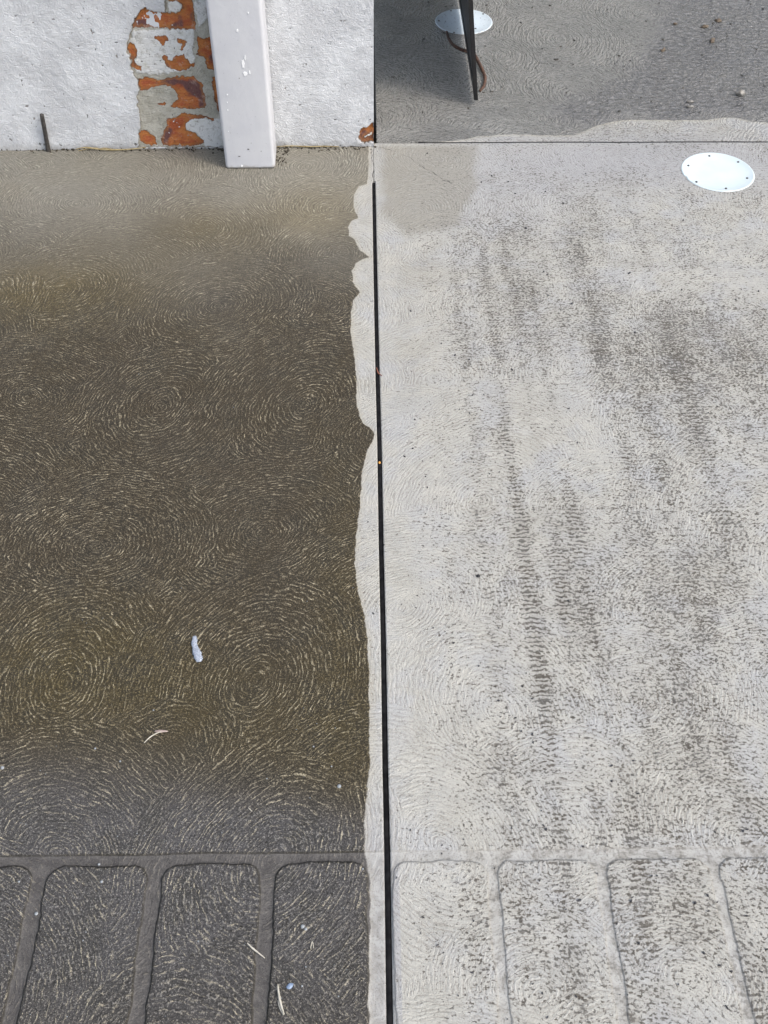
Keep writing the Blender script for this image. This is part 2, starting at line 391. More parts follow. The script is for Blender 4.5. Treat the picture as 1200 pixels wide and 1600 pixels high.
    # grooves of the stamped border
    gcol = b.mix(wet, b.mix(b.ss(mid, .35, .7), (.40, .395, .37), (.23, .22, .195)), b.mix(b.ss(mid, .3, .7), (.075, .070, .066), (.115, .108, .10)))
    gcol = b.mix(b.mul(pock, .5), gcol, b.mix(wet, (.17, .16, .14), (.03, .03, .03))); col = b.mix(b.mul(ingro, b.lerp(wet, .62, .8)), col, gcol)
    edge = b.mul(b.ss(b.add(gro, b.mul(b.sub(g1, .5), .003)), -.0022, -.0004), b.ss(gro, .0016, .0002))
    col = b.mix(b.mul(b.mul(edge, b.lerp(wet, .42, .6)), b.mul(b.add(b.mul(patch, .8), .3), .85)), col, b.mix(wet, (.17, .16, .14), (.028, .025, .014)))
    ck = b.ss(b.add(crk, b.mul(b.sub(g1, .5), .0016)), .0012, .0004)
    col = b.mix(b.mul(ck, .85), col, (.035, .033, .03))
    # ---- gloss and relief
    ro = b.lerp(wet, .62, b.lerp(pool, b.lerp(back, b.lerp(dry, .32, .42), .14), .05))
    ro = b.lerp(b.mul(dark_refl, .5), ro, .45)
    h = b.add(b.add(b.mul(comb, 1.0), b.mul(crest, .20)), b.add(b.mul(g2, .14), b.mul(b.mul(back, wave), .10)))
    hamp = b.lerp(b.mul(pool, wet), b.lerp(ingro, 1.0, .35), .18)
    rip = b.noise(b.vmul(P, (1, 1.6, 1)), 60, 4, .62, .6)
    h = b.add(b.mul(h, hamp), b.mul(b.mul(rip, b.mul(pool, wet)), 1.3))
    h = b.mul(h, b.lerp(back, b.lerp(wet, 1.0, 1.4), 1.7)); h = b.sub(h, b.mul(ck, .8))
    nr = b.bump(h, .0075, b.add(b.lerp(wet, .55, .7), b.mul(b.mul(back, wet), .5)))
    return b.out(col, ro, nr, b.lerp(wet, .4, b.lerp(back, .22, 1.0)))
CONC = concrete()

def spaced(segs):
    out = [segs[0][0]]
    for a, c, st in segs:
        n = max(1, int(round((c-a)/st))); out += list(a+(c-a)*(np.arange(1, n+1)/n))
    return np.array(out)
def slab(name, xs_fn, ys, label, backv=0.0, bord=True):
    """xs_fn(y array) -> X grid"""
    X, Y = xs_fn(ys)
    at = ground_attrs(X, Y)
    gr = border(X, Y) if bord else np.full(X.shape, -1.0)
    at['groove'] = gr; at['back'] = np.full(X.shape, backv)
    Z = (fbm(X, Y, .35, 91)-.5)*.004
    Z = Z-np.where(X > xj(Y), .0009, .0021)*sstep(gr+(vnoise(X, Y, .006, 57)-.5)*.0012, -.0022, .0028)
    sw_ = swirl_field((X[:-1, :-1]+X[1:, 1:])/2, (Y[:-1, :-1]+Y[1:, 1:])/2)
    o = grid_obj(name, X, Y, Z, CONC, at, sw_, skirt=.09)
    return tag(o, label, None, None, 'structure')
YTOP = CORNER.y
ysL = spaced([(-1.2, .2, .05), (.2, .95, .0019), (.95, YTOP+.0, .0022)])
def left_x(ys):
    u = spaced([(-3.0, -1.0, .05), (-1.0, -.86, .01), (-.86, 0, .0021)])
    X = np.zeros((len(ys), len(u))); Y = np.repeat(ys[:, None], len(u), 1)
    e = xj(ys)-np.where(ys > YSTRIP, .0002, JH)
    for i in range(len(ys)): X[i] = np.where(u > -1.0, -1.0+(u+1.0)*(e[i]+1.0), u)
    return X, Y
def right_x(ys):
    u = spaced([(0, .92, .0021), (.92, 1.1, .01), (1.1, 3.2, .05)])
    X = np.zeros((len(ys), len(u))); Y = np.repeat(ys[:, None], len(u), 1)
    e = xj(ys)+np.where(ys > YSTRIP, .0002, JH)
    for i in range(len(ys)): X[i] = np.where(u < 1.1, e[i]+u*(1.1-e[i])/1.1, u)
    return X, Y
slab('path', left_x, ysL, 'dark wet trowelled concrete path left of the black joint strip')
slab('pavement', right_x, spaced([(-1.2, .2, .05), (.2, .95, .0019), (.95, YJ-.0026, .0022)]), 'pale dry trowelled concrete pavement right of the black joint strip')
XB = CORNER.x+.006
def back_x(ys):
    u = spaced([(XB, 1.15, .0026), (1.15, 3.2, .05)])
    return np.repeat(u[None, :], len(ys), 0), np.repeat(ys[:, None], len(u), 1)
slab('driveway', back_x, spaced([(YJ+.0026, 2.75, .0032), (2.75, 5, .05)]), 'wet concrete driveway with a puddle beyond the cross joint', 1.0, False)

soil = simple('damp_soil', (.035, .03, .022), (.07, .06, .045), .9, 20, .004, 0, 60)
bm = bmesh.new()
for x, y in ((-60, -60), (60, -60), (60, 60), (-60, 60)): bm.verts.new((x, y, -.075))
bm.faces.new(bm.verts); tag(bm_obj('ground', bm, soil), 'dark soil lying under and around the concrete slabs', kind='structure')

# ------------------------------------------------------------------ black strip in the joint
def joint_strip():
    bm = bmesh.new(); ys = np.arange(-1.2, YSTRIP, .006); prev = None
    for k, y in enumerate(ys):
        x = float(xj(np.array([y]))[0]); wv = .0005*mnoise.noise((0, y*40, 3)); zt = -.0012+.0006*mnoise.noise((1, y*25, 5))
        hw = JH-.0002
        ring = [bm.verts.new(v) for v in ((x-hw, y, -.06), (x-hw, y, zt-.001), (x-hw*.6, y, zt+wv), (x+hw*.6, y, zt-wv), (x+hw, y, zt-.001), (x+hw, y, -.06))]
        if prev:
            for i in range(5): bm.faces.new((prev[i], prev[i+1], ring[i+1], ring[i]))
        prev = ring
    m = simple('black_foam', (.004, .004, .005), (.014, .014, .015), .85, 90, .0006); m.node_tree.nodes['Principled BSDF'].inputs['Specular IOR Level'].default_value = .15
    tag(bm_obj('joint_strip', bm, m), 'long black foam joint strip running between the dark wet path and the pale pavement', 'joint strip')
joint_strip()

bm = bmesh.new(); xs = np.arange(G(655, 222).x, 3.0, .02); prev = None
for x in xs:
    zt = float((fbm(np.array([x]), np.array([YJ]), .35, 91)[0]-.5)*.004)-.0006+.0003*mnoise.noise((x*30, 2, 5)); wv = .0004*mnoise.noise((x*60, 1, 1))
    ring = [bm.verts.new(v) for v in ((x, YJ-.0025, -.05), (x, YJ-.0025, zt), (x, YJ+wv, zt), (x, YJ+.0025, zt), (x, YJ+.0025, -.05))]
    if prev:
        for i in range(4): bm.faces.new((prev[i], ring[i], ring[i+1], prev[i+1]))
    prev = ring
tag(bm_obj('joint_sealant', bm, simple('black_sealant', (.006, .006, .006), (.015, .015, .015), .6, 90, 0)), 'thin dark sealant line in the cross joint between the pale pavement and the wet driveway', 'joint sealant')
# ------------------------------------------------------------------ wall
WA = G(0, 234.5); WDIR = Vector((WA.x-CORNER.x, WA.y-CORNER.y, 0)).normalized()     # along the wall, leftwards
WN = Vector((WDIR.y, -WDIR.x, 0)); 
if WN.y > 0: WN = -WN
wall_root = empty('wall', CORNER)
tag(wall_root, 'white painted house wall with peeled paint showing orange bricks beside the downpipe', 'wall')
wrot = math.atan2(-WDIR.y, -WDIR.x)
wall_root.rotation_euler = (0, 0, wrot)       # local +x points to the right end, wall lies at local x <= 0
def WP(px, py):
    d = ray(px, py); o = Vector((0, 0, H)); t = (CORNER-o).dot(WN)/d.dot(WN); p = o+d*t-CORNER
    return (-p.dot(WDIR), p.z)
def Z2(lst, s=4.286, ox=180, oy=0): return [WP(x/s+ox, y/s+oy) for x, y in lst]
EXPO = Z2([(340, -120), (530, -120), (720, -120), (760, 700), (800, 990), (150, 990), (155, 940), (152, 905), (165, 860), (166, 800), (150, 720), (147, 650), (160, 610), (155, 540), (130, 520), (122, 480), (98, 460), (102, 405), (83, 360), (78, 290), (112, 215), (118, 160), (150, 100), (190, 45), (215, 62), (250, 80), (300, 92), (336, 92)])
BRK = [Z2(p) for p in [
    [(340, -120), (515, -120), (522, 60), (526, 110), (540, 180), (541, 205), (118, 192), (118, 160), (150, 100), (190, 45), (215, 62), (250, 80), (300, 90), (336, 92), (380, 96), (425, 92), (455, 60), (445, 35), (400, 12), (345, 12)],
    [(85, 300), (120, 295), (145, 330), (140, 370), (130, 410), (150, 440), (178, 455), (175, 475), (140, 470), (100, 460), (110, 420), (95, 370), (80, 320)],
    [(262, 250), (350, 250), (355, 275), (335, 285), (330, 310), (310, 305), (295, 285), (270, 270)],
    [(412, 262), (440, 265), (475, 285), (470, 320), (450, 340), (430, 330), (445, 300), (415, 285)],
    [(315, 375), (345, 380), (350, 410), (390, 405), (400, 380), (460, 362), (470, 400), (500, 425), (530, 430), (520, 455), (480, 472), (410, 475), (345, 450), (330, 420)],
    [(548, 258), (600, 262), (628, 255), (700, 255), (720, 470), (620, 465), (600, 430), (600, 400), (575, 390), (548, 380), (550, 310)],
    [(645, 520), (700, 520), (730, 760), (690, 750), (665, 690), (650, 580)],
    [(155, 540), (200, 520), (240, 530), (290, 550), (340, 530), (400, 520), (530, 518), (545, 540), (580, 560), (600, 650), (610, 735), (480, 733), (375, 728), (390, 690), (415, 670), (410, 640), (390, 600), (340, 580), (290, 585), (235, 600), (200, 615), (165, 610)],
    [(285, 710), (310, 688), (345, 700), (320, 718)],
    [(338, 810), (380, 795), (430, 785), (440, 770), (560, 775), (655, 800), (655, 815), (600, 795), (520, 800), (480, 820), (470, 850), (480, 880), (530, 890), (560, 930), (595, 945), (590, 965), (550, 982), (400, 985), (308, 982), (305, 920), (330, 880), (345, 850)],
    [(155, 900), (175, 885), (215, 880), (225, 905), (265, 925), (275, 975), (235, 985), (190, 965), (160, 935)]]]
BRK.append([WP(x/5.333+400, y/5.333) for x, y in [(985, 1025), (965, 1035), (930, 1060), (880, 1075), (860, 1110), (850, 1150), (870, 1180), (910, 1200), (985, 1180)]])
WHT = [Z2(p) for p in [[(125, 207), (520, 206), (530, 260), (520, 330), (530, 400), (500, 470), (300, 505), (150, 500), (125, 470), (140, 380), (100, 290)],
                       [(345, 20), (400, 15), (445, 35), (455, 60), (425, 90), (380, 95), (350, 90)], [(530, -120), (600, -120), (620, 130), (560, 190), (528, 60)],
                       [(480, 822), (520, 802), (600, 797), (640, 812), (760, 790), (800, 995), (600, 985), (590, 945), (530, 890), (482, 880), (470, 850)]]]
WEXC = [WP(x/5.333+400, y/5.333) for x, y in [(905, 1150), (935, 1120), (965, 1115), (965, 1130), (935, 1140), (915, 1165)]]
PITS = [(111, 52, 2.2), (109, 75, 2), (51, 102, 2), (64, 76, 1.3), (82, 82, 1), (85, 119, 1.2), (143, 47, 2.4), (146, 52, 1.5), (149, 72, 1.2), (152, 90, .9), (154, 100, 1), (95, 142, 1), (14, 124, 1), (28, 146, 1.2), (14, 150, 1), (87, 177, 1.2), (100, 200, 1.3), (180, 185, 1.6), (53, 185, 3.2), (49, 192, 2.6), (62, 188, 1.5), (13, 212, 2.6), (17, 218, 3), (22, 216, 1.8), (2, 219, 1.5), (42, 225, 2), (62, 226, 3), (68, 226, 3), (95, 227, 3.5), (104, 228, 2.5), (162, 224, 1.3), (211, 226, 2.5), (128, 170, 1), (127, 30, 1), (190, 40, 1), (170, 0, 3), (130, 3, 2),
        (518, 34, 1.8), (533, 34, 2), (516, 69, 2), (464, 93, 1.5), (511, 104, 1.5), (483, 111, 1.5), (476, 119, 1.4), (458, 155, 1), (472, 155, 1), (498, 155, 1), (469, 165, 1.4), (440, 69, 1.2), (451, 136, 1), (506, 134, 1), (470, 203, 2.6), (468, 213, 1.5), (524, 186, 2.2), (519, 198, 1), (455, 221, 2.5), (459, 219, 2), (468, 224, 1.5), (578, 187, 2), (563, 194, 1.5), (561, 197, 1.8), (436, 171, 1), (447, 150, .9), (541, 100, .9), (555, 46, .9), (534, 11, .8), (492, 24, .7), (416, 83, 1), (557, 172, 1), (541, 180, 1), (556, 218, 2)]
us = spaced([(-2.2, -.86, .05), (-.86, -.55, .0025), (-.55, -.28, .0013), (-.28, 0, .002)])
vs = spaced([(-.012, .20, .0014), (.20, .40, .002), (.40, .5, .02)])
U, Vv = np.meshgrid(us, vs)
rg = (fbm(U, Vv, .006, 201, 3)-.5)*.008; rg2 = (fbm(U, Vv, .005, 207, 3)-.5)*.008
Ur, Vr = U+rg, Vv+rg2
reg = (U > -.62) & (U < -.2)
def sdset(polys):
    d = np.full(U.shape, -1.0)
    for p in polys: d = np.maximum(d, poly_sd(Ur, Vr, p))
    return d
expo = np.maximum(poly_sd(Ur, Vr, EXPO), poly_sd(Ur, Vr, BRK[-1]))
brk = sdset(BRK); brk = np.minimum(brk, -poly_sd(Ur, Vr, WEXC))
wht = np.maximum(sdset(WHT), poly_sd(Ur, Vr, WEXC))
pit = np.full(U.shape, -1.0)
for px, py, s in PITS:
    a = WP(px, py); pit = np.maximum(pit, s*.00062-np.sqrt((Ur-a[0])**2+((Vr-a[1])*.75)**2))
pit = np.maximum(pit, np.where((U > -.84), (fbm(U, Vv, .006, 301, 2)-.865)*.03, -1))
scr = seg_dist(Ur, Vr, [WP(141, 36), WP(147, 60), WP(152, 84), WP(155, 100)])
pit = np.maximum(pit, .0006-scr-np.where(vnoise(U, Vv, .004, 9) > .55, 0, .01))
depth = .0045*sstep(expo, -.0006, .0010)+.0006*sstep(-brk, 0, .002)*0
depth = depth+.0008*sstep(brk, -.0005, .001)-.0016*sstep(wht, -.0005, .001)*(expo > -.001)
depth = depth+.0010*sstep(pit, -.0004, .0004)
relief = (fbm(U, Vv, .08, 211)-.5)*.003+(fbm(U, Vv, .007, 213)-.5)*.0016
depth = depth+relief+.0015*sstep(.012-Vv, 0, .012)*(vnoise(U, Vv, .02, 3))
def wallmat():
    b = NB('peeling_white_paint'); P = b.obj()
    ex = b.attr('expo').outputs['Fac']; br = b.attr('brick').outputs['Fac']; wh = b.attr('white').outputs['Fac']; pt = b.attr('pit').outputs['Fac']
    f1 = b.noise(P, 260, 3, .6); f2 = b.noise(P, 60, 3, .55); f3 = b.noise(P, 14, 3, .5)
    j = b.mul(b.sub(f1, .5), .0022)
    mE = b.ss(b.add(ex, j), -.0004, .0004); mB = b.ss(b.add(br, j), -.0005, .0005); mW = b.ss(b.add(wh, b.mul(b.sub(f2, .5), .012)), -.0016, .0016); mP = b.ss(b.add(pt, b.mul(j, .4)), -.0003, .0003)
    paint = b.mix(b.ss(b.noise(P, 11, 5, .65), .42, .60), (.64, .65, .665), (.76, .775, .79))
    paint = b.mix(b.mul(b.ss(b.noise(P, 160, 2, .5), .62, .75), .35), paint, (.45, .46, .47))
    v = b.sep(P)[2]
    paint = b.mix(b.mul(b.ss(b.add(v, b.mul(b.sub(f2, .5), .03)), .018, 0), .35), paint, (.42, .40, .36))
    mort = b.mix(b.ss(f2, .35, .7), (.55, .53, .46), (.44, .42, .35)); mort = b.mix(b.mul(b.ss(f1, .55, .7), .3), mort, (.25, .23, .18))
    mort = b.mix(mW, mort, b.mix(b.ss(f2, .5, .75), (.80, .80, .78), (.66, .655, .60)))
    bn = b.noise(b.vmul(P, (1, 1, 2.2)), 32, 3, .6, .4)
    bk = b.mix(b.ss(bn, .36, .64), (.56, .20, .055), (.42, .10, .035))
    bk = b.mix(b.ss(b.noise(b.vadd(P, (3, 1, 2)), 20, 2, .5), .54, .62), bk, (.17, .075, .07))
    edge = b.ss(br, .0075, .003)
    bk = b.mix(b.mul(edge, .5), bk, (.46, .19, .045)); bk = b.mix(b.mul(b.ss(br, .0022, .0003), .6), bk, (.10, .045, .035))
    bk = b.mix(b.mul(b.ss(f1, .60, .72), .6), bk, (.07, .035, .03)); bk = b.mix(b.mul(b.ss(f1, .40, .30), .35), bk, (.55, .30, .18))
    wash = b.ss(b.noise(P, 75, 5, .75), .56, .66); bk = b.mix(b.mul(wash, .45), bk, (.55, .40, .34))
    mort = b.mix(b.mul(b.ss(b.noise(P, 130, 4, .7), .52, .66), .5), mort, (.27, .25, .20))
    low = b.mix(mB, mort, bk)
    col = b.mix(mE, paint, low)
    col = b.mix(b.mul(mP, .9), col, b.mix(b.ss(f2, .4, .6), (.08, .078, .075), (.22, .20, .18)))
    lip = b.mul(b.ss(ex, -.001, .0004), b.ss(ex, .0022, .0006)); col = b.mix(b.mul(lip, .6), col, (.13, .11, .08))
    h = b.add(b.add(b.mul(b.noise(b.vmul(P, (1, 1, 1.5)), 300, 4, .65), 1.0), b.mul(f2, .15)), b.mul(f1, .4))
    return b.out(col, b.lerp(mB, .48, .5), b.bump(h, .0044, .9), .4)
WMAT = wallmat()
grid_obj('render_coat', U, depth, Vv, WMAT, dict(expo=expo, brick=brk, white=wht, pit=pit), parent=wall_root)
def box(bm, x0, x1, y0, y1, z0, z1, bev=0):
    r = bmesh.ops.create_cube(bm, size=1); vs_ = r['verts']
    for v in vs_: v.co = Vector((x0+(v.co.x+.5)*(x1-x0), y0+(v.co.y+.5)*(y1-y0), z0+(v.co.z+.5)*(z1-z0)))
    if bev: bmesh.ops.bevel(bm, geom=list({e for v in vs_ for e in v.link_edges}), offset=bev, segments=2, affect='EDGES')
whitep = simple('white_wall_paint', (.66, .67, .69), (.70, .71, .73), .5, 14, .0015, 0, 120)
bm = bmesh.new(); box(bm, -2.2, -.0005, .0065, .24, -.07, .4995); bm_obj('masonry_core', bm, whitep, wall_root, False)
dkb = simple('unseen_upper_brick', (.055, .035, .028), (.10, .06, .045), .75, 9, .002, 0, 90)
bm = bmesh.new(); box(bm, -2.2, -.0005, .006, .24, .5, 2.3); bm_obj('unseen_dark_upper_wall', bm, dkb, wall_root, False)  # unseen upper wall made dark so the wet path mirrors less light
bm = bmesh.new(); box(bm, -2.2, .02, -.12, .26, 2.301, 2.42, .01); bm_obj('eave', bm, simple('eave_paint', (.2, .2, .2), (.25, .25, .25)), wall_root, False)

# ------------------------------------------------------------------ downpipe
def downpipe():
    a, c = G(353, 262), G(430, 264)
    cx, cy = (a.x+c.x)/2, (a.y+c.y)/2; W_ = (c-a).length; D = min(.075, CORNER.y-cy-.008)
    root = empty('downpipe', (cx, cy, 0), wrot)
    tag(root, 'pale grey rectangular metal downpipe standing against the white wall', 'downpipe')
    b = NB('downpipe_paint'); P = b.obj()
    f = b.noise(P, 18, 3); p = b.mix(b.ss(f, .3, .7), (.56, .565, .59), (.60, .605, .62))
    st = b.noise(b.vmul(P, (1, 1, .06)), 90, 2); p = b.mix(b.mul(b.ss(st, .5, .7), .12), p, (.5, .5, .52))
    sp = b.ss(b.noise(P, 240, 2), .70, .76); p = b.mix(b.mul(sp, .6), p, (.12, .11, .10))
    v = b.sep(P)[2]; p = b.mix(b.mul(b.ss(b.add(v, b.mul(b.sub(b.noise(P, 90, 3), .5), .02)), .008, .0), .6), p, (.38, .35, .31))
    pm = b.out(p, .42, b.bump(b.add(b.noise(P, 40, 2), b.mul(b.noise(P, 400, 2), .2)), .0015, .5), .5)
    def prof(ins, r, n=6):
        pts = []
        hx, hy = W_/2-ins, D/2-ins
        for qx, qy, a0 in ((1, 1, 0), (-1, 1, 90), (-1, -1, 180), (1, -1, 270)):
            for k in range(n+1):
                t = R(a0+90*k/n); pts.append((qx*(hx-r)+r*math.cos(t), D/2+qy*(hy-r)+r*math.sin(t)))
        return pts
    bm = bmesh.new(); po = prof(0, .007); pi = prof(.0012, .0058)
    zs = [.0008, .004, .01]+[.01+k*.03 for k in range(1, 14)]+[.6, 1.0, 1.5, 2.29]
    rings = []
    for z in zs:
        row = []
        for k, (x, y) in enumerate(po):
            dz = (mnoise.noise((x*120, y*120, 3))*.0012 if z < .002 else 0)
            dn = mnoise.noise((x*14, z*9, 1))*.0007
            row.append(bm.verts.new((x+dn*.3, y+dn, z+abs(dz))))
        rings.append(row)
    inner = [[bm.verts.new((x, y, z)) for x, y in pi] for z in (.0008, .3, 2.29)]
    n = len(po)
    for A, B in zip(rings, rings[1:]):
        for k in range(n): bm.faces.new((A[k], A[(k+1) % n], B[(k+1) % n], B[k]))
    for A, B in zip(inner, inner[1:]):
        for k in range(n): bm.faces.new((B[k], B[(k+1) % n], A[(k+1) % n], A[k]))
    for k in range(n): bm.faces.new((rings[0][(k+1) % n], rings[0][k], inner[0][k], inner[0][(k+1) % n]))
    bm_obj('pipe', bm, pm, root)
    chips = [(380, 100, .005, .012), (383, 90, .002, .006), (383, 115, .006, .006), (390, 113, .003, .004), (371, 48, .003, .003), (388, 20, .002, .002), (355, 148, .0015, .0015), (355, 160, .0012, .002), (356, 172, .0012, .0015), (357, 205, .0012, .0012), (378, 259, .003, .0025)]
    wm_ = simple('fresh_white_paint', (.86, .87, .86), (.9, .9, .9), .4); dm_ = simple('dark_chip', (.05, .045, .04), (.12, .1, .09), .7)
    for px, py, sx, sz in chips+[(374, 244, -.004, .001), (388, 233, -.0035, .0012), (408, 236, -.001, .001), (374, 122, -.001, .001)]:
        d = ray(px, py); o = Vector((0, 0, H)); p0 = Vector((cx, cy, 0)); t = (p0-o).dot(WN)/d.dot(WN); q = root.matrix_world if False else None
        hit = o+d*t; lx_ = -(hit-p0).dot(WDIR); lz = hit.z
        light = sx > 0; B_ = bmesh.new(); sx = abs(sx)
        m_ = 11; front = []; 
        for k in range(m_):
            a_ = 2*math.pi*k/m_; rr = random.uniform(.55, 1.1)
            front.append(B_.verts.new((lx_+sx*.7*rr*math.cos(a_), -.0009, lz+sz*.9*rr*math.sin(a_))))
        bk_ = [B_.verts.new((v.co.x, .0006, v.co.z)) for v in front]
        B_.faces.new(front)
        for k in range(m_): B_.faces.new((front[k], bk_[k], bk_[(k+1) % m_], front[(k+1) % m_]))
        bm_obj('paint_chip' if light else 'rust_chip', B_, wm_ if light else dm_, root, False)
downpipe()

# ------------------------------------------------------------------ metal gate leaf, seen edge-on
def plane_hit(px, py, p0, n):
    d = ray(px, py); o = Vector((0, 0, H)); return o+d*((p0-o).dot(n)/d.dot(n))
def gate():
    z0 = .012
    A0 = G(740.5, 157, z0); A1 = G(747, 157, z0); Bk = G(716, 0, z0)
    t0 = plane_hit(732, 0, A0, Vector((0, 1, 0))); t1 = plane_hit(738.5, 0, A1, Vector((0, 1, 0)))
    root = empty('metal_gate', ((A0.x+A1.x)/2, A0.y, 0))
    tag(root, 'black steel gate leaf seen edge-on over the far white drain cover', 'gate')
    L = Vector(root.location)
    ts = (t0-A0)/(t0.z-A0.z); back = (Bk-A0).normalized()
    m = NB('black_painted_steel'); P = m.obj()
    c = m.mix(m.ss(m.noise(P, 120, 4, .65), .5, .68), (.008, .008, .009), (.03, .026, .022))
    mm = m.out(c, .4, m.bump(m.noise(P, 260, 3), .0006), .5)
    m2 = NB('worn_gate_sheet'); P = m2.obj()
    c = m2.mix(m2.ss(m2.noise(P, 160, 4, .7), .45, .7), (.02, .019, .019), (.10, .092, .085))
    mf = m2.out(c, .45, m2.bump(m2.noise(P, 200, 3), .0008), .5)
    Wd = A1-A0
    def prism(name, s0, s1, h0, h1, x0, x1, mat):
        bm = bmesh.new(); vs_ = []
        for s in (s0, s1):
            for h in (h0, h1):
                for x in (x0, x1): vs_.append(bm.verts.new(A0-L+Wd*x+back*s+ts*h))
        for f in ((0, 1, 3, 2), (4, 6, 7, 5), (0, 2, 6, 4), (1, 5, 7, 3), (0, 4, 5, 1), (2, 3, 7, 6)): bm.faces.new([vs_[i] for i in f])
        bmesh.ops.recalc_face_normals(bm, faces=bm.faces)
        bmesh.ops.bevel(bm, geom=bm.edges[:], offset=.0008, segments=2, affect='EDGES')
        return bm_obj(name, bm, mat, root, False)
    prism('edge_bar', 0, .012, 0, 1.5, 0, 1, mm)
    prism('bottom_rail', .0125, .9, 0, .03, .1, .95, mm)
    prism('sheet', .0125, .9, .0305, 1.47, .25, .7, mf)
    prism('top_rail', .0125, .9, 1.4705, 1.5, .1, .95, mm)
    # unseen dark panel added beyond the frame to darken the passage and its reflection
    bm = bmesh.new(); box(bm, CORNER.x+.012, A0.x-.03, 0, .035, .015, 2.0, .002)
    for k in range(9): box(bm, CORNER.x+.02, A0.x-.038, -.008, -.001, .06+k*.21, .06+k*.21+.17, .002)
    r2 = empty('passage_blocker', (0, Bk.y+.42, 0)); tag(r2, 'unseen dark panel added to block light in the passage behind the wall', 'light blocker')
    bm_obj('blocker_panel', bm, simple('dark_blocker', (.016, .015, .015), (.03, .027, .025), .6), r2, False)
gate()

# ------------------------------------------------------------------ drain covers
def cover(cpx, cpy, lpx, rpx, label, screws, wet=False):
    a, c = G(lpx, cpy, .001), G(rpx, cpy, .001); ctr = (a+c)/2; ctr = Vector((ctr.x, G(cpx, cpy).y, 0)); rad = (c.x-a.x)/2
    root = empty('drain_cover', ctr); tag(root, label, 'drain cover', 'round white drain covers set in the concrete')
    b = NB('white_plastic'); P = b.obj()
    pc = b.mix(b.ss(b.noise(P, 30, 3), .35, .7), (.60, .69, .71), (.64, .72, .73))
    rr = b.math('LENGTH', 0) if False else None
    if wet:
        pc = b.mix(b.ss(b.noise(P, 210, 3, .6), .62, .68), pc, (.10, .095, .09)); pc = b.mix(.25, pc, (.5, .54, .62))
    pm = b.out(pc, .3, b.bump(b.noise(P, 60, 3), .0006, .4), .5)
    bm = bmesh.new(); n = 96; prof = [(1.0, -.006), (1.0, .0006), (.985, .0016), (.955, .0018), (.945, .0014), (.5, .0016)]
    rows = []
    for f, z in prof:
        row = []
        for k in range(n):
            t = 2*math.pi*k/n; q = 1.0
            dn = abs(((t-R(196)+math.pi) % (2*math.pi))-math.pi)
            if f > .9 and not wet and dn < .07: q = 1-.045*math.cos(dn/.07*math.pi/2)
            row.append(bm.verts.new((rad*f*q*math.cos(t), rad*f*q*math.sin(t), z)))
        rows.append(row)
    for A, B in zip(rows, rows[1:]):
        for k in range(n): bm.faces.new((A[k], A[(k+1) % n], B[(k+1) % n], B[k]))
    cv = bm.verts.new((0, 0, .0017))
    for k in range(n): bm.faces.new((rows[-1][k], rows[-1][(k+1) % n], cv))
    bm_obj('disc', bm, pm, root)
    sm = simple('screw_metal', (.05, .05, .05), (.16, .15, .14), .45, 500, 0, .6)
    for px, py in screws:
        p = G(px, py, .0018)-ctr; bm = bmesh.new()
        bmesh.ops.create_cone(bm, cap_ends=True, segments=14, radius1=.0024, radius2=.0019, depth=.0012)
        for v in bm.verts: v.co += Vector((0, 0, .0003))
        o = bm_obj('screw', bm, sm, root, False); o.location = (p.x, p.y, .0018)
    # thin dark gap ring round the cover
    bm = bmesh.new(); k0 = 96; A = []; B = []
    for k in range(k0):
        t = 2*math.pi*k/k0; A.append(bm.verts.new((rad*1.001*math.cos(t), rad*1.001*math.sin(t), .0006))); q = 1.018+.008*mnoise.noise((math.cos(t)*4, math.sin(t)*4, 2)); B.append(bm.verts.new((rad*q*math.cos(t), rad*q*math.sin(t), .0002)))
    for k in range(k0): bm.faces.new((A[k], B[k], B[(k+1) % k0], A[(k+1) % k0]))
    bm_obj('rim', bm, simple('rim_dirt', (.14, .13, .12), (.3, .29, .27), .8, 200), root)
s6 = [(1040+x/7.5, 220+y/7.5) for x, y in ((267, 290), (513, 177), (850, 248), (955, 437), (708, 558), (362, 481))]
cover(1121.5, 269, 1065.5, 1178, 'bright white round drain cover with six screws set in the pale pavement', s6)
s5 = [(560+x/4.615, y/4.615) for x, y in ((580, 150), (668, 78), (900, 100), (845, 205), (690, 235))]
cover(724.5, 34, 680, 769.5, 'speckled white round drain cover lying under the black gate', s5, True)

# ------------------------------------------------------------------ tubes and little things
def tube(name, pts, rad, mat, parent=None, seg=8, taper=None, jit=0):
    bm = bmesh.new(); prev = None; n = len(pts); P_ = [Vector(p) for p in pts]
    for k, p in enumerate(P_):
        t = (P_[min(k+1, n-1)]-P_[max(k-1, 0)]).normalized(); a = t.cross(Vector((0, 0, 1)))
        if a.length < .1: a = t.cross(Vector((1, 0, 0)))
        a.normalize(); b_ = t.cross(a); rr = rad*(taper[k] if taper else 1)
        ring = [bm.verts.new(p+(a*math.cos(2*math.pi*i/seg)+b_*math.sin(2*math.pi*i/seg))*rr*(1+jit*random.uniform(-1, 1))) for i in range(seg)]
        if prev:
            for i in range(seg): bm.faces.new((prev[i], prev[(i+1) % seg], ring[(i+1) % seg], ring[i]))
        else: bm.faces.new(ring[::-1])
        prev = ring
    bm.faces.new(prev); bmesh.ops.recalc_face_normals(bm, faces=bm.faces)
    return bm_obj(name, bm, mat, parent)
def smoothpts(pts, n=5):
    P_ = [Vector(p) for p in pts]; out = []
    for k in range(len(P_)-1):
        a = P_[max(k-1, 0)]; b_ = P_[k]; c = P_[k+1]; d = P_[min(k+2, len(P_)-1)]
        for i in range(n):
            t = i/n; out.append(.5*((2*b_)+(c-a)*t+(2*a-5*b_+4*c-d)*t*t+(3*b_-a-3*c+d)*t**3))
    out.append(P_[-1]); return out
